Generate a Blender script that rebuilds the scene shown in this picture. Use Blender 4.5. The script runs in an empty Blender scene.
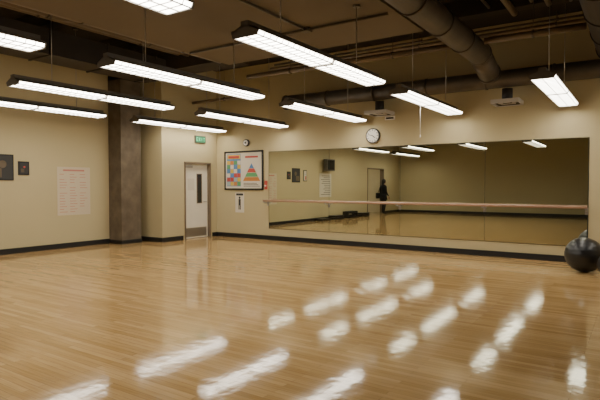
import bpy, bmesh, math, random
from mathutils import Vector, Matrix
random.seed(4)
S = bpy.context.scene
COL = S.collection

# ------------------------------------------------------------ materials
def mat(name, col, rough=.6, metal=0., emit=None, estr=0., noise=0., nscale=3., bump=0., bscale=40.):
    m = bpy.data.materials.new(name); m.use_nodes = True
    nt = m.node_tree; b = nt.nodes['Principled BSDF']
    b.inputs['Base Color'].default_value = (*col, 1)
    b.inputs['Roughness'].default_value = rough
    b.inputs['Metallic'].default_value = metal
    if emit:
        b.inputs['Emission Color'].default_value = (*emit, 1)
        b.inputs['Emission Strength'].default_value = estr
    if noise or bump:
        tc = nt.nodes.new('ShaderNodeTexCoord')
    if noise:
        n = nt.nodes.new('ShaderNodeTexNoise'); n.inputs['Scale'].default_value = nscale
        n.inputs['Detail'].default_value = 6
        nt.links.new(tc.outputs['Object'], n.inputs['Vector'])
        r = nt.nodes.new('ShaderNodeValToRGB')
        r.color_ramp.elements[0].position = .3; r.color_ramp.elements[1].position = .7
        r.color_ramp.elements[0].color = (*[c*(1-noise) for c in col], 1)
        r.color_ramp.elements[1].color = (*[min(1, c*(1+noise)) for c in col], 1)
        nt.links.new(n.outputs['Fac'], r.inputs['Fac'])
        nt.links.new(r.outputs['Color'], b.inputs['Base Color'])
    if bump:
        n2 = nt.nodes.new('ShaderNodeTexNoise'); n2.inputs['Scale'].default_value = bscale
        nt.links.new(tc.outputs['Object'], n2.inputs['Vector'])
        bp = nt.nodes.new('ShaderNodeBump'); bp.inputs['Strength'].default_value = bump
        bp.inputs['Distance'].default_value = .01
        nt.links.new(n2.outputs['Fac'], bp.inputs['Height'])
        nt.links.new(bp.outputs['Normal'], b.inputs['Normal'])
    return m

WALL = mat('wall_paint', (.48,.405,.235), .75, noise=.03, nscale=.6, bump=.08, bscale=120)
WALLD = mat('corridor_paint', (.75,.68,.5), .75, noise=.03)
BLACK = mat('black_vinyl', (.006,.0055,.005), .6)
CONC = mat('concrete', (.12,.092,.06), .85, noise=.25, nscale=4, bump=.3, bscale=25)
CEIL = mat('ceiling_deck', (.025,.019,.014), .9, noise=.3, nscale=1.2)
SOFF = mat('soffit_plaster', (.15,.122,.085), .85, noise=.06, nscale=.8)
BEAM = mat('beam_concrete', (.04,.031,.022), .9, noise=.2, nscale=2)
DUCT = mat('galvanized_duct', (.11,.09,.068), .5, .4, noise=.2, nscale=3)
DUCTD = mat('dark_duct', (.035,.027,.02), .6, .2, noise=.2, nscale=2)
PIPE = mat('painted_pipe', (.17,.125,.08), .5)
CONDUIT = mat('conduit', (.09,.075,.055), .5)
MIRR = mat('mirror_glass', (.74,.76,.64), .0, 1.)
MEDGE = mat('mirror_edge', (.03,.04,.035), .3)
BARW = mat('barre_wood', (.42,.25,.17), .35, noise=.1, nscale=5)
STEEL = mat('steel', (.4,.38,.35), .35, .9)
HOUS = mat('dark_housing', (.08,.07,.055), .5)
FHOUS = mat('fixture_steel_gray', (.13,.115,.095), .5)
WREF = mat('white_reflector', (.5,.47,.42), .4)
LOUV = mat('louver', (.22,.21,.19), .4)
LAMP = mat('fluorescent_lamp', (.9,.9,.9), .5, emit=(1.,.93,.80), estr=17.5)
DOORM = mat('door_paint', (.72,.68,.57), .5, noise=.04)
FRAMEM = mat('door_frame_paint', (.16,.12,.08), .5)
GLASSD = mat('dark_glass', (.03,.03,.028), .1)
PAPER = mat('paper', (.62,.57,.47), .8)
CHART = mat('cream_paper', (.56,.48,.35), .8)
PINK = mat('red_ink', (.5,.2,.16), .8)
INK = mat('black_ink', (.03,.03,.03), .7)
RED = mat('print_red', (.45,.06,.045), .6)
BLUE = mat('print_blue', (.08,.2,.42), .6)
YEL = mat('print_yellow', (.6,.42,.06), .6)
GRN = mat('print_green', (.1,.3,.12), .6)
ORG = mat('print_orange', (.5,.2,.05), .6)
CYAN = mat('print_sky', (.3,.42,.45), .6)
EXITG = mat('exit_green', (.02,.12,.05), .5, emit=(.1,.8,.35), estr=.05)
EXITL = mat('exit_letter', (.1,.5,.25), .5, emit=(.2,1.,.5), estr=.35)
WHITE = mat('white_plastic', (.7,.68,.62), .5)
RUB = mat('black_rubber', (.010,.010,.011), .35)

def floor_mat():
    m = bpy.data.materials.new('maple_strip_floor'); m.use_nodes = True
    nt = m.node_tree; b = nt.nodes['Principled BSDF']; L = nt.links.new
    tc = nt.nodes.new('ShaderNodeTexCoord')
    br = nt.nodes.new('ShaderNodeTexBrick')
    br.inputs['Scale'].default_value = 1.
    br.inputs['Brick Width'].default_value = 1.1
    br.inputs['Row Height'].default_value = .06
    br.inputs['Mortar Size'].default_value = .0014
    br.inputs['Mortar Smooth'].default_value = .3
    br.inputs['Color1'].default_value = (.52,.35,.16,1)
    br.inputs['Color2'].default_value = (.38,.24,.095,1)
    br.inputs['Mortar'].default_value = (.18,.105,.04,1)
    br.offset = .37
    L(tc.outputs['Object'], br.inputs['Vector'])
    mp = nt.nodes.new('ShaderNodeMapping'); mp.inputs['Scale'].default_value = (1.2,22,1)
    L(tc.outputs['Object'], mp.inputs['Vector'])
    n = nt.nodes.new('ShaderNodeTexNoise'); n.inputs['Scale'].default_value = 2.5; n.inputs['Detail'].default_value = 7
    L(mp.outputs['Vector'], n.inputs['Vector'])
    r = nt.nodes.new('ShaderNodeValToRGB')
    r.color_ramp.elements[0].position = .25; r.color_ramp.elements[1].position = .75
    r.color_ramp.elements[0].color = (.84,.79,.72,1); r.color_ramp.elements[1].color = (1.1,1.1,1.1,1)
    L(n.outputs['Fac'], r.inputs['Fac'])
    mx = nt.nodes.new('ShaderNodeMix'); mx.data_type = 'RGBA'; mx.blend_type = 'MULTIPLY'
    mx.inputs[0].default_value = 1.
    L(br.outputs['Color'], mx.inputs[6]); L(r.outputs['Color'], mx.inputs[7])
    L(mx.outputs[2], b.inputs['Base Color'])
    n3 = nt.nodes.new('ShaderNodeTexNoise'); n3.inputs['Scale'].default_value = 1.3; n3.inputs['Detail'].default_value = 4
    L(tc.outputs['Object'], n3.inputs['Vector'])
    mr = nt.nodes.new('ShaderNodeMapRange'); mr.inputs[3].default_value = .05; mr.inputs[4].default_value = .10
    L(n3.outputs['Fac'], mr.inputs[0]); L(mr.outputs[0], b.inputs['Roughness'])
    n4 = nt.nodes.new('ShaderNodeTexNoise'); n4.inputs['Scale'].default_value = 8.; n4.inputs['Detail'].default_value = 2
    L(tc.outputs['Object'], n4.inputs['Vector'])
    bp = nt.nodes.new('ShaderNodeBump'); bp.inputs['Strength'].default_value = .11; bp.inputs['Distance'].default_value = .01
    L(n4.outputs['Fac'], bp.inputs['Height'])
    bp2 = nt.nodes.new('ShaderNodeBump'); bp2.inputs['Strength'].default_value = .1; bp2.inputs['Distance'].default_value = .002
    bp2.invert = True
    L(br.outputs['Fac'], bp2.inputs['Height']); L(bp.outputs['Normal'], bp2.inputs['Normal'])
    L(bp2.outputs['Normal'], b.inputs['Normal'])
    return m
FLOOR = floor_mat()

# ------------------------------------------------------------ mesh builder
class B:
    def __init__(s, mats):
        s.bm = bmesh.new(); s.mats = mats
    def _mi(s, fs, m, smooth=False):
        i = s.mats.index(m)
        for f in fs: f.material_index = i; f.smooth = smooth
    def box(s, a, b, m, mtx=None):
        x0,x1 = sorted((a[0],b[0])); y0,y1 = sorted((a[1],b[1])); z0,z1 = sorted((a[2],b[2]))
        v = [s.bm.verts.new(p) for p in [(x0,y0,z0),(x1,y0,z0),(x1,y1,z0),(x0,y1,z0),(x0,y0,z1),(x1,y0,z1),(x1,y1,z1),(x0,y1,z1)]]
        if mtx is not None:
            for q in v: q.co = mtx @ q.co
        fs = [s.bm.faces.new([v[i] for i in q]) for q in [(3,2,1,0),(4,5,6,7),(0,1,5,4),(1,2,6,5),(2,3,7,6),(3,0,4,7)]]
        s._mi(fs, m); return s
    def poly(s, pts, m):
        f = s.bm.faces.new([s.bm.verts.new(p) for p in pts]); s._mi([f], m); return s
    def cyl(s, p, q, r, m, seg=16, r2=None):
        p = Vector(p); q = Vector(q); d = q-p
        M = Matrix.Translation((p+q)/2) @ d.to_track_quat('Z','Y').to_matrix().to_4x4()
        o = bmesh.ops.create_cone(s.bm, cap_ends=True, segments=seg, radius1=r, radius2=r if r2 is None else r2, depth=d.length, matrix=M)
        fs = {f for v in o['verts'] for f in v.link_faces}
        s._mi(fs, m)
        for f in fs:
            if len(f.verts) == 4: f.smooth = True
        return s
    def sph(s, c, r, m, seg=24, sc=(1,1,1)):
        M = Matrix.Translation(c) @ Matrix.Diagonal((*sc,1))
        o = bmesh.ops.create_uvsphere(s.bm, u_segments=seg, v_segments=seg//2, radius=r, matrix=M)
        s._mi({f for v in o['verts'] for f in v.link_faces}, m, True); return s
    def prism(s, prof, y0, y1, m):   # profile in xz extruded along y
        a = [s.bm.verts.new((x,y0,z)) for x,z in prof]; b = [s.bm.verts.new((x,y1,z)) for x,z in prof]
        n = len(prof); fs = [s.bm.faces.new(a), s.bm.faces.new(b[::-1])]
        for i in range(n):
            j = (i+1)%n; fs.append(s.bm.faces.new([a[j],a[i],b[i],b[j]]))
        s._mi(fs, m); return s
    def mesh(s, name):
        me = bpy.data.meshes.new(name)
        bmesh.ops.recalc_face_normals(s.bm, faces=s.bm.faces[:])
        s.bm.to_mesh(me); s.bm.free()
        for m in s.mats: me.materials.append(m)
        return me
    def obj(s, name, loc=(0,0,0), parent=None, bevel=0):
        o = bpy.data.objects.new(name, s.mesh(name)); o.location = loc; COL.objects.link(o)
        if parent: o.parent = parent
        if bevel:
            md = o.modifiers.new('bevel','BEVEL'); md.width = bevel; md.segments = 2; md.limit_method = 'ANGLE'
        return o
def simple(name, boxes, m, bevel=0):
    b = B([m])
    for a,c in boxes: b.box(a,c,m)
    return b.obj(name, bevel=bevel)

# ------------------------------------------------------------ dimensions
XL, XD, XR = -11.4, -10.4, 2.5
YM, YB, YJ = 11.14, -4.8, 9.08
H = 4.8; T = .2

simple('floor', [((XL-T-2.0,YB-T,-.1),(XR+T,YM+T,0))], FLOOR)
simple('ceiling', [((XL-T,YB-T,H),(XR+T,YM+T,H+.15))], CEIL)
simple('wall_far', [((XL-T,YM,0),(XR+T,YM+T,H))], WALL)
simple('wall_back', [((XL-T,YB-T,0),(XR+T,YB,H))], WALL)
simple('wall_right', [((XR,YB,0),(XR+T,YM,H))], WALL)
DY0, DY1, DZ = -2.75, -.8, 2.36
simple('wall_left', [((XL-T,YB,0),(XL,DY0,H)), ((XL-T,DY1,0),(XL,YJ+T,H)), ((XL-T,DY0,DZ),(XL,DY1,H))], WALL)
simple('wall_return', [((XL,YJ,0),(XD-T,YJ+T,H))], WALL)
EY0, EY1, EZ = 9.86, 10.88, 2.14
simple('wall_entry', [((XD-T,YJ,0),(XD,EY0,H)), ((XD-T,EY1,0),(XD,YM,H)), ((XD-T,EY0,EZ),(XD,EY1,H))], WALL)
simple('wall_corridor', [((XL-T-1.6,DY0-.6,0),(XL-T-1.5,DY1+.6,2.8)), ((XL-T-1.5,DY0-.6,0),(XL-T,DY0-.5,2.8)),
        ((XL-T-1.5,DY1+.5,0),(XL-T,DY1+.6,2.8)), ((XL-T-1.6,DY0-.6,2.8),(XL-T,DY1+.6,2.9))], WALLD)
b = B([WREF, LAMP]); b.box((-.5,-.12,.02),(.5,.12,.07),WREF); b.box((-.48,-.08,0),(.48,.08,.02),LAMP)
b.obj('corridor_ceiling_lamp', (XL-T-.8, (DY0+DY1)/2, 2.73))

bh = .12; bt = .018
simple('baseboard_far', [((XD,YM-bt,0),(XR,YM,bh))], BLACK)
simple('baseboard_back', [((XL,YB,0),(XR,YB+bt,bh))], BLACK)
simple('baseboard_right', [((XR-bt,YB,0),(XR,YM,bh))], BLACK)
simple('baseboard_left', [((XL,YB,0),(XL+bt,DY0-.06,bh)), ((XL,DY1+.06,0),(XL+bt,8.2,bh)), ((XL,8.81,0),(XL+bt,YJ,bh))], BLACK)
simple('baseboard_return', [((XL,YJ-bt,0),(XD+bt,YJ,bh))], BLACK)
simple('baseboard_entry', [((XD,YJ,0),(XD+bt,EY0-.06,bh)), ((XD,EY1+.06,0),(XD+bt,YM,bh))], BLACK)
b = B([CONC, BLACK]); b.box((XL,8.2,0),(-10.9,8.81,H),CONC)
for a,c in [((XL,8.19,0),(-10.89,8.2,.1)),((-10.9,8.19,0),(-10.885,8.82,.1))]: b.box(a,c,BLACK)
b.obj('concrete_column')

b = B([FRAMEM]); 
b.box((XL-T,DY0,0),(XL+.02,DY0+.05,DZ),FRAMEM); b.box((XL-T,DY1-.05,0),(XL+.02,DY1,DZ),FRAMEM); b.box((XL-T,DY0,DZ-.05),(XL+.02,DY1,DZ),FRAMEM)
b.obj('trim_open_doorway')

# closed door
b = B([DOORM, FRAMEM, GLASSD, STEEL, PAPER])
b.box((XD-T,EY0,0),(XD+.02,EY0+.04,EZ),FRAMEM); b.box((XD-T,EY1-.05,0),(XD+.02,EY1,EZ),FRAMEM); b.box((XD-T,EY0,EZ-.05),(XD+.02,EY1,EZ),FRAMEM)
b.box((XD-.13,EY0+.04,.01),(XD-.08,EY1-.05,EZ-.05),DOORM)
yw = EY0+.56; xd = XD-.08
b.box((xd-.005,yw,1.0),(xd+.004,yw+.16,1.8),GLASSD)
for a,c in [((yw-.02,.98),(yw,1.82)),((yw+.16,.98),(yw+.18,1.82)),((yw,.98),(yw+.16,1.0)),((yw,1.8),(yw+.16,1.82))]:
    b.box((xd-.005,a[0],a[1]),(xd+.012,c[0],c[1]),FRAMEM)
b.box((xd,EY0+.2,1.35),(xd+.003,EY0+.45,1.68),PAPER)
b.box((xd,EY0+.1,.05),(xd+.003,EY1-.1,.3),STEEL)
b.cyl((xd,EY1-.13,1.02),(xd+.05,EY1-.13,1.02),.012,STEEL); b.cyl((xd+.045,EY1-.13,1.02),(xd+.045,EY1-.25,1.02),.011,STEEL)
b.box((xd,EY0+.07,1.98),(xd+.045,EY0+.35,2.04),STEEL)
b.obj('door_1')

# ------------------------------------------------------------ mirror + barre
mx0, mx1, mz0, mz1 = -8.47, -.86, .32, 2.40
b = B([MIRR, MEDGE]); w = (mx1-mx0)/4
b.box((mx0-.012,YM-.006,mz0-.012),(mx1+.012,YM,mz1+.012),MEDGE)
for i in range(4):
    b.box((mx0+i*w+.004,YM-.012,mz0),(mx0+(i+1)*w-.004,YM-.0062,mz1),MIRR)
b.obj('mirror')
b = B([BARW, STEEL])
b.cyl((mx0-.05,YM-.2,1.08),(mx1+.0,YM-.2,1.08),.028,BARW,20)
for i in range(5):
    x = [mx0-.03, mx0+w, mx0+2*w, mx0+3*w, mx1-.02][i]
    b.cyl((x,YM-.018,1.0),(x,YM-.2,1.03),.012,STEEL); b.box((x-.03,YM-.02,.93),(x+.03,YM-.013,1.07),STEEL)
    b.box((x-.02,YM-.225,1.035),(x+.02,YM-.175,1.055),STEEL)
b.obj('ballet_barre')

# ------------------------------------------------------------ light fixtures
def fixture_mesh(rod1, rod2, name):
    b = B([FHOUS, WREF, LOUV, LAMP, STEEL]); L = 1.52
    b.box((-.05,-L,.09),(.05,L,.15),FHOUS)
    for s in (-1,1):
        b.prism([(s*.045,.105),(s*.175,.05),(s*.175,.036),(s*.045,.09)], -L, L, FHOUS)
    for y in (-L,-.012,L-.012):
        b.prism([(-.175,.036),(-.155,-.012),(.155,-.012),(.175,.036),(.175,.05),(.05,.105),(-.05,.105),(-.175,.05)], y, y+.012, FHOUS)
    for s in (-1,1):
        y0,y1 = (-L+.013,-.035) if s<0 else (.035,L-.013)
        b.prism([(-.165,.036),(-.145,.002),(.145,.002),(.165,.036)], y0, y1, LAMP)
        n = 14
        for i in range(n+1):
            y = y0+(y1-y0)*i/n; y=min(max(y,y0+.004),y1-.004)
            b.prism([(-.172,.034),(-.152,-.009),(.152,-.009),(.172,.034),(.166,.034),(.148,-.001),(-.148,-.001),(-.166,.034)], y-.003, y+.003, LOUV)
        for x in (-.15,0,.15): b.box((x-.003,y0,-.009),(x+.003,y1,.0015),LOUV)
    for y,r in ((-.9,rod1),(.9,rod2)):
        b.cyl((0,y,.14),(0,y,r-.002),.006,STEEL,8); b.cyl((0,y,r-.03),(0,y,r-.002),.05,FHOUS,12)
    return b.mesh(name)
FZ = 3.0
ZS = 4.0
mH = fixture_mesh(H-FZ, H-FZ, 'fixture_high'); mLo = fixture_mesh(ZS-FZ, ZS-FZ, 'fixture_low')
pos = [(x,y) for x in (-3.35,-5.6,-10.0,-7.85) for y in (5.52,9.42,1.62)] + [(-1.2,9.42),(-10.0,-2.28),(1.0,9.42)]
for x,y in pos:
    low = x in (-3.35,-5.6) and y < 8
    o = bpy.data.objects.new('pendant_light_fixture', mLo if low else mH); COL.objects.link(o); o.location = (x,y,FZ)
b = B([WHITE]); b.cyl((-3.35,8.9,2.4),(-3.35,8.9,2.99),.004,WHITE,6); b.cyl((-3.35,8.9,2.36),(-3.35,8.9,2.41),.014,WHITE,10,.006); b.obj('pull_cord')

# ------------------------------------------------------------ ceiling structure & services
simple('ceiling_soffit', [((-7.2,YB,ZS),(-3.0,8.1,H))], SOFF)
simple('ceiling_beam', [((XL,8.2,4.15),(-7.25,8.81,H))], BEAM)
for y in (-2.2,-.2,1.7,3.6,5.5,7.4,9.3):
    simple('ceiling_joist', [((XL,y-.12,4.5),(-7.22,y+.12,H))] if abs(y-9.3)>.1 else [((XL,y-.12+.1,4.5),(XR,y+.12+.1,H))], BEAM)
    if abs(y-9.3)>.1: simple('ceiling_joist', [((-2.98,y-.12,4.5),(XR,y+.12,H))], BEAM)
def duct(name, pts, r, m=DUCT, rings=1.1):
    b = B([m])
    for p,q in zip(pts[:-1],pts[1:]):
        p = Vector(p); q = Vector(q); b.cyl(p,q,r,m,28)
        n = max(1,int((q-p).length/rings)); d=(q-p).normalized()
        for i in range(n+1):
            c = p+(q-p)*i/n; b.cyl(c-d*.02,c+d*.02,r+.015,m,28)
    for c in pts[1:-1]: b.sph(c,r*1.02,m,28)
    return b.obj(name)
duct('round_air_duct', [(-2.5,YB+.06,3.88),(-2.5,9.6,3.88),(-2.5,10.3,3.66)], .2)
duct('round_air_duct', [(-7.6,10.72,3.6),(2.3,10.72,3.6)], .17)
duct('round_air_duct', [(-.45,YB+.06,3.85),(-.45,10.2,3.85)], .25, DUCTD)
def diffuser(x,y,z):
    b = B([WREF, DUCTD])
    b.cyl((0,0,.1),(0,0,.33),.1,DUCTD,20)
    b.box((-.26,-.26,.06),(.26,.26,.1),WREF)
    for k in range(4):
        r = .25-.06*k
        for s in (-1,1):
            b.box((-r,s*r-.008,.02+.01*k),(r,s*r+.008,.06),WREF if k%2==0 else DUCTD); b.box((s*r-.008,-r,.02+.01*k),(s*r+.008,r,.06),WREF if k%2==0 else DUCTD)
    b.obj('air_diffuser', (x,y,z))
diffuser(-2.25,10.72,3.07); diffuser(-5.0,10.72,3.07)
def rduct(x0,x1,y1,z0,z1):
    b = B([DUCTD]); b.box((x0,YB+.05,z0),(x1,y1,z1),DUCTD)
    n=int((y1-YB-.5)/1.2)
    for i in range(n+1): b.box((x0-.02,YB+.4+1.2*i,z0-.02),(x1+.02,YB+.44+1.2*i,z1+.02),DUCTD)
    b.obj('rectangular_air_duct')
rduct(-9.6,-8.9,7.9,3.85,4.3)
def pipe(pts, r=.05, m=PIPE, hang=True):
    b = B([m, CONDUIT])
    for p,q in zip(pts[:-1],pts[1:]):
        b.cyl(p,q,r,m,14)
        p=Vector(p); q=Vector(q); n=max(1,int((q-p).length/2.0)); d=(q-p).normalized()
        for i in range(n):
            c=p+(q-p)*(i+.5)/n; b.cyl(c-d*.015,c+d*.015,r+.012,CONDUIT,14)
            if hang and abs(d.z)<.2: b.cyl(c,Vector((c.x,c.y,H-.32)) if H-.32>c.z else c+Vector((0,0,.08)),.006,CONDUIT,6)
    for c in pts[1:-1]: b.sph(c,r*1.15,m,14)
    return b.obj('ceiling_pipe')
pipe([(-7.4,8.95,3.92),(-2.75,8.95,3.92)],.055)
pipe([(-2.25,8.95,3.92),(-.75,8.95,3.92)],.055)
pipe([(-8.6,YB+.1,4.4),(-8.6,8.0,4.4)],.04)
pipe([(-8.3,YB+.1,4.35),(-8.3,8.0,4.35)],.05)
pipe([(-7.35,YB+.1,4.1),(-7.35,8.0,4.1)],.07)
pipe([(-10.6,YB+.1,4.25),(-10.6,8.0,4.25)],.05)
pipe([(-10.9,YB+.1,4.4),(-10.9,8.0,4.4)],.03)
pipe([(-1.75,YB+.1,4.25),(-1.75,8.8,4.25)],.05)
pipe([(-1.5,YB+.1,4.4),(-1.5,8.8,4.4)],.03)
pipe([(-1.25,YB+.1,4.3),(-1.25,8.8,4.3)],.04)
pipe([(-.95,YB+.1,4.3),(-.95,8.8,4.3)],.025,CONDUIT)
pipe([(-2.15,YB+.1,4.42),(-2.15,8.8,4.42)],.025,CONDUIT)
pipe([(-7.4,9.8,4.25),(2.4,9.8,4.25)],.035)
pipe([(-7.4,9.95,4.38),(2.4,9.95,4.38)],.02,CONDUIT)
pipe([(-10.3,10.1,3.75),(-8.0,10.1,3.75)],.04)
pipe([(.2,YB+.1,4.1),(.2,8.6,4.1)],.05)
pipe([(-2.2,6.6,4.1),(-.75,6.6,4.1)],.03,CONDUIT)
pipe([(-2.2,4.6,4.1),(-.75,4.6,4.1)],.05)
b = B([CONDUIT, HOUS])
b.cyl((-7.1,6.9,3.97),(-3.1,6.9,3.97),.02,CONDUIT,10)
b.cyl((-4.5,YB+.1,3.97),(-4.5,6.9,3.97),.02,CONDUIT,10)
for x,y in ((-4.5,6.9),(-5.6,6.9),(-4.5,3.2)): b.box((x-.07,y-.07,3.94),(x+.07,y+.07,3.999),HOUS)
b.obj('electrical_conduit')

# ------------------------------------------------------------ wall items
b = B([BLACK, PAPER, RED, BLUE, YEL, GRN, ORG, CYAN, INK])
px0,px1,pz0,pz1 = -10.07,-8.66,1.36,2.46; Y = YM-.001
b.box((px0,Y-.02,pz0),(px1,Y,pz1),PAPER)
f=.045
for a,c in [((px0,pz0),(px1,pz0+f)),((px0,pz1-f),(px1,pz1)),((px0,pz0),(px0+f,pz1)),((px1-f,pz0),(px1,pz1))]:
    b.box((a[0],Y-.035,a[1]),(c[0],Y-.0005,c[1]),BLACK)
ax0 = px0+.09; aw = .52
cols=[RED,BLUE,YEL,PAPER,ORG,CYAN,RED,PAPER,BLUE,GRN,YEL]
b.box((ax0,Y-.021,pz0+.1),(ax0+aw,Y-.02,pz1-.08),BLUE)
b.box((ax0+.02,Y-.023,pz1-.22),(ax0+aw-.02,Y-.021,pz1-.1),YEL)
b.box((ax0+.06,Y-.025,pz1-.2),(ax0+aw-.06,Y-.023,pz1-.13),RED)
k=0
for r in range(6):
    for c in range(4):
        k+=1
        b.box((ax0+c*aw/4+.006,Y-.023,pz0+.12+r*.12),(ax0+(c+1)*aw/4-.006,Y-.021,pz0+.23+r*.12),cols[(k*5+r*3)%11])
bx0 = ax0+aw+.06; bx1 = px1-.08
cx=(bx0+bx1)/2; hw=(bx1-bx0)/2-.02
rows=[(0,.22,ORG),(.24,.46,GRN),(.48,.7,RED),(.72,1,BLUE)]
zb=pz0+.25; ht=.5
for a,c,m in rows:
    b.poly([(cx-hw*(1-a),Y-.0225,zb+a*ht),(cx+hw*(1-a),Y-.0225,zb+a*ht),(cx+hw*(1-c),Y-.0225,zb+c*ht),(cx-hw*(1-c),Y-.0225,zb+c*ht)],m)
b.box((bx0+.1,Y-.0225,pz1-.2),(bx1-.1,Y-.02,pz1-.15),RED)
for r in range(3): b.box((bx0+.04,Y-.0225,pz0+.1+r*.04),(bx1-.04-.05*r,Y-.02,pz0+.115+r*.04),INK)
b.obj('framed_poster')
b = B([PAPER, INK, GRN]); b.box((-9.68,Y-.004,.72),(-9.36,Y,1.28),PAPER)
b.sph((-9.52,Y-.006,1.14),.035,INK,12,(1,.1,1)); b.box((-9.56,Y-.007,.92),(-9.48,Y-.004,1.1),INK)
b.box((-9.56,Y-.007,.8),(-9.53,Y-.004,.93),INK); b.box((-9.51,Y-.007,.8),(-9.48,Y-.004,.93),INK)
b.box((-9.65,Y-.006,1.2),(-9.39,Y-.004,1.26),INK)
b.obj('notice_sign')
b = B([WHITE, INK]); b.cyl((-9.25,Y,2.68),(-9.25,Y-.05,2.68),.1,INK,24); b.cyl((-9.25,Y-.05,2.68),(-9.25,Y-.065,2.68),.075,WHITE,24); b.sph((-9.25,Y-.065,2.68),.03,INK,12)
b.obj('fire_alarm_bell')
b = B([RED, WHITE]); b.box((-8.6,Y-.04,1.38),(-8.53,Y,1.62),RED); b.box((-8.59,Y-.05,1.46),(-8.54,Y-.04,1.5),WHITE); b.obj('fire_alarm_pull_station')
cx,cz=-5.355,2.67
b = B([INK, WHITE]); b.cyl((cx,Y,cz),(cx,Y-.045,cz),.18,INK,40); b.cyl((cx,Y-.045,cz),(cx,Y-.047,cz),.155,WHITE,40)
for i in range(12):
    a=i*math.pi/6; M=Matrix.Translation((cx,Y-.05,cz))@Matrix.Rotation(a,4,'Y'); b.box((-.007,-.001,.115),(.007,.002,.148),INK,M)
for a,l,w_ in ((2.2,.085,.009),(5.0,.125,.006)):
    M=Matrix.Translation((cx,Y-.053,cz))@Matrix.Rotation(a,4,'Y'); b.box((-w_,-.001,-.02),(w_,.002,l),INK,M)
b.obj('wall_clock')
b = B([WHITE, INK]); b.box((-5.05,Y-.02,3.02),(-4.8,Y,3.1),WHITE); b.box((-5.02,Y-.023,3.04),(-4.83,Y-.02,3.08),INK); b.obj('wall_vent')
b = B([HOUS, EXITG, EXITL]); b.box((-.02,-.2,0),(.02,.2,.2),HOUS); b.box((.02,-.185,.015),(.024,.185,.185),EXITG)
def strokes(b, ch, y, z, s, x, m):
    seg={'E':[(0,0,.15,1),(0,0,.6,.15),(0,.43,.55,.57),(0,.85,.6,1)],'I':[(.2,0,.38,1)],'T':[(0,.85,.6,1),(.22,0,.38,1)]}
    if ch=='X':
        for sg in (1,-1):
            M=Matrix.Translation((x,y+.3*s,z+.5*s))@Matrix.Rotation(sg*.5,4,'X'); b.box((0,-.08*s,-.55*s),(.002,.08*s,.55*s),m,M)
    else:
        for a0,b0,a1,b1 in seg[ch]: b.box((x,y+a0*s,z+b0*s),(x+.002,y+a1*s,z+b1*s),m)
for i,ch in enumerate('EXIT'): strokes(b,ch,-.165+i*.088,.05,.1,.025,EXITL)
b.obj('exit_sign', (XD+.02,10.45,2.68))
b = B([CHART, PINK]); X=XL
b.box((X,6.8,.78),(X+.004,7.66,1.93),CHART)
b.box((X+.004,6.95,1.83),(X+.006,7.5,1.87),PINK)
for r in range(15):
    z=1.76-r*.064
    for c in range(3):
        if random.random()<.85:
            y=6.86+c*.26; b.box((X+.004,y,z-.012),(X+.006,y+random.uniform(.1,.2),z),PINK)
b.obj('wall_chart')
def picture(y0,y1,z0,z1,cols_,name='framed_picture'):
    b=B([BLACK,PAPER,RED,BLUE,ORG,INK,GRN,CYAN,YEL,CONC]); b.box((X,y0,z0),(X+.02,y1,z1),BLACK)
    b.box((X+.02,y0+.03,z0+.03),(X+.022,y1-.03,z1-.03),cols_[0])
    h=(z1-z0-.12); wv=(y1-y0-.12)
    b.box((X+.022,y0+.06,z0+.06),(X+.024,y0+.06+wv*.55,z0+.06+h*.45),cols_[1])
    b.sph((X+.022,y0+.06+wv*.6,z0+.06+h*.65),wv*.2,cols_[2],12,(.05,1,1))
    b.obj(name)
picture(5.25,5.8,1.6,2.16,[INK,CONC,CONC]); picture(5.9,6.14,1.72,2.02,[INK,CONC,RED])
picture(4.75,5.0,1.65,2.1,[PAPER,RED,BLUE])
b = B([PAPER,INK]); b.box((X,2.75,.98),(X+.004,3.75,2.0),PAPER)
for r in range(11): b.box((X+.004,2.85,1.88-r*.08),(X+.006,2.85+random.uniform(.4,.8),1.9-r*.08),INK)
b.obj('wall_chart')
b = B([HOUS,GLASSD,STEEL]); b.box((X+.12,2.95,2.1),(X+.3,3.6,2.6),HOUS); b.box((X+.3,2.99,2.15),(X+.305,3.56,2.56),GLASSD)
b.box((X,3.2,2.25),(X+.12,3.35,2.45),STEEL); b.obj('wall_television')
def steps(y, n):
    b = B([RUB, HOUS])
    for i in range(n):
        z=i*.09; b.box((-.18,-.4,z+.04),(.18,.4,z+.09),RUB)
        for sy in (-.3,.3): b.box((-.16,sy-.08,z),(.16,sy+.08,z+.04),HOUS)
    b.obj('aerobic_step_stack', (XL+.3,y,0), bevel=.006)
steps(3.9,1); steps(2.8,2); steps(.3,2)
b = B([RUB, STEEL])
b.box((-.15,-.45,0),(.15,-.41,.3),RUB); b.box((-.15,.41,0),(.15,.45,.3),RUB)
for z in (.03,.2):
    b.box((-.14,-.41,z),(.14,.41,z+.02),RUB)
    for i in range(5):
        y=-.33+i*.165; b.cyl((-.11,y,z+.065),(.11,y,z+.065),.013,STEEL,10)
        for s in (-1,1): b.cyl((s*.05,y,z+.065),(s*.12,y,z+.065),.045,RUB,12)
b.obj('dumbbell_rack', (XL+.28,1.5,0))

# ------------------------------------------------------------ exercise balls
def ball(x,y,r):
    b = B([RUB]); bm=b.bm
    bmesh.ops.create_uvsphere(bm,u_segments=64,v_segments=49,radius=r)
    for v in bm.verts:
        lat=v.co.z/r
        g=1-.012*max(0,math.cos(lat*math.pi*9))**6 if abs(lat)<.8 else 1
        v.co*=g; v.co.z*=.96
    for f in bm.faces: f.smooth=True
    b.obj('exercise_ball',(x,y,r*.96))
ball(-.82,10.05,.31); ball(-.38,9.6,.22)

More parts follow.
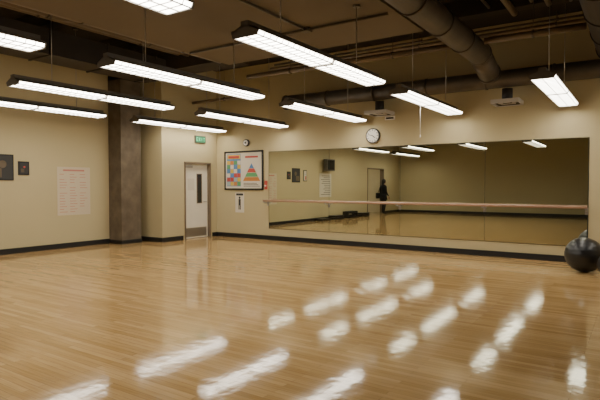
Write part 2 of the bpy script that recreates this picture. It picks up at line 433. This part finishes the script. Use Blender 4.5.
# ------------------------------------------------------------ person (seen in the mirror)
def skinned(name, verts, edges, radii, root, sub=2):
    me=bpy.data.meshes.new(name); me.from_pydata(verts,edges,[]); o=bpy.data.objects.new(name,me); COL.objects.link(o)
    md=o.modifiers.new('skin','SKIN'); md.use_smooth_shade=True
    for i,r in enumerate(radii):
        sv=me.skin_vertices[0].data[i]; sv.radius=r if isinstance(r,tuple) else (r,r); sv.use_root=(i==root)
    s=o.modifiers.new('sub','SUBSURF'); s.levels=sub; s.render_levels=sub
    dg=bpy.context.evaluated_depsgraph_get(); dg.update()
    m2=bpy.data.meshes.new_from_object(o.evaluated_get(dg)); bpy.data.objects.remove(o)
    for p in m2.polygons: p.use_smooth=True
    return m2
SKIN=mat('skin',(.3,.17,.11),.5); HAIR=mat('dark_hair',(.01,.008,.006),.6); COAT=mat('dark_coat',(.006,.006,.007),.9); TROU=mat('dark_trousers',(.006,.006,.008),.9); SHOE=mat('black_shoes',(.008,.008,.008),.5)
V=[];E=[];R=[]
def jv(p,r,par=None):
    V.append(p);R.append(r);i=len(V)-1
    if par is not None:E.append((par,i))
    return i
pel=jv((0,0,.95),(.16,.12)); wa=jv((0,.0,1.1),(.135,.105),pel); ch=jv((0,0,1.28),(.165,.12),wa); up=jv((0,-.01,1.4),(.13,.085),ch); nk=jv((0,0,1.48),(.052,.055),up); nk2=jv((0,.015,1.54),.05,nk)
hands=[]
for s in (-1,1):
    hp=jv((s*.1,0,.86),.1,pel); kn=jv((s*.115,.03+.03*s,.48),.062,hp); an=jv((s*.12,-.02+.05*s,.09),.042,kn); jv((s*.13,.13+.05*s,.042),.04,an)
    sh=jv((s*.185,-.01,1.38),.062,up); el=jv((s*.26,-.03,1.11),.048,sh); wr=jv((s*.24,.12,.90),.03,el); hands.append((s,V[wr]))
body=skinned('body',V,E,R,pel)
for m in (COAT,TROU,SHOE,SKIN): body.materials.append(m)
for p in body.polygons:
    c=p.center
    p.material_index = 2 if c.z<.1 else 1 if c.z<.82 and abs(c.x)<.2 else 3 if c.z>1.475 else 0
person=bpy.data.objects.new('standing_person',None); COL.objects.link(person)
o=bpy.data.objects.new('body',body); COL.objects.link(o); o.parent=person
for s,w_ in hands:
    V=[];E=[];R=[]
    wv=jv(w_,(.03,.024)); d=Vector((0,.35,-.94)).normalized(); w0=Vector(w_)
    pm=jv(tuple(w0+d*.055),(.02,.038),wv)
    side=Vector((0,.94,.35))
    for k,(off,l) in enumerate([(-.03,.06),(-.01,.075),(.01,.08),(.03,.07)]):
        a=jv(tuple(w0+d*.095+side*off),.0095,pm); q=jv(tuple(w0+d*(.095+l*.55)+side*off+Vector((-s*.012,0,0))),.0085,a); jv(tuple(w0+d*(.095+l)+side*off*.9+Vector((-s*.035,0,0))),.007,q)
    a=jv(tuple(w0+d*.04+side*.04),.011,wv); q=jv(tuple(w0+d*.075+side*.062+Vector((-s*.015,0,0))),.0095,a); jv(tuple(w0+d*.1+side*.06+Vector((-s*.028,0,0))),.008,q)
    hm=skinned('hand',V,E,R,0,1); hm.materials.append(SKIN)
    o=bpy.data.objects.new('hand_l' if s<0 else 'hand_r',hm); COL.objects.link(o); o.parent=person
b=B([SKIN,HAIR,INK,RED,WHITE]); hc=Vector((0,.03,1.62))
b.sph(hc,.1,SKIN,28,(.78,.95,1.15))
for v in b.bm.verts:
    z=(v.co.z-hc.z)/.115
    if z<0: v.co.x*=1+.28*z; 
b.sph(hc+Vector((0,.098,-.015)),.016,SKIN,12,(.8,1.2,1.5))
for s in (-1,1):
    b.sph(hc+Vector((s*.03,.082,.008)),.012,WHITE,12,(1.2,.6,.8)); b.sph(hc+Vector((s*.03,.089,.008)),.006,INK,10); b.sph(hc+Vector((s*.03,.088,.03)),.014,HAIR,10,(1.3,.4,.25))
    b.sph(hc+Vector((s*.079,0,-.005)),.022,SKIN,12,(.35,.8,1.3))
b.sph(hc+Vector((0,.086,-.058)),.02,RED,12,(1.1,.4,.3))
b.sph(hc+Vector((0,-.018,.025)),.105,HAIR,28,(.86,.98,1.1))
b.sph(hc+Vector((0,-.075,-.08)),.07,HAIR,20,(1.1,.6,1.7))
b.obj('head',parent=person)
b=B([COAT,STEEL])
b.cyl((0,0,.72),(0,0,1.02),.225,COAT,24,.165)
for v in b.bm.verts: v.co.y*=.78
b.obj('coat_hem',parent=person)
b=B([SHOE]); b.box((.22,-.22,.78),(.34,.1,1.06),SHOE); b.cyl((.26,-.15,1.05),(.2,-.03,1.45),.012,SHOE,8); b.cyl((.26,.06,1.05),(.2,0,1.45),.012,SHOE,8)
b.obj('shoulder_bag',parent=person,bevel=.02)
person.location=(-11.0,-1.85,0); person.rotation_euler=(0,0,math.radians(-150)); person.scale=(1.05,1.05,1.03)

# ------------------------------------------------------------ world / camera
w=bpy.data.worlds.new('world'); S.world=w; w.use_nodes=True
w.node_tree.nodes['Background'].inputs[0].default_value=(.05,.045,.04,1); w.node_tree.nodes['Background'].inputs[1].default_value=.1
cd=bpy.data.cameras.new('camera'); cd.lens=30.7; cd.sensor_width=36; cd.clip_start=.05
co=bpy.data.objects.new('camera',cd); COL.objects.link(co); co.location=(0,0,1.5)
co.rotation_euler=(math.radians(90-1.68),0,math.radians(33.8)); S.camera=co
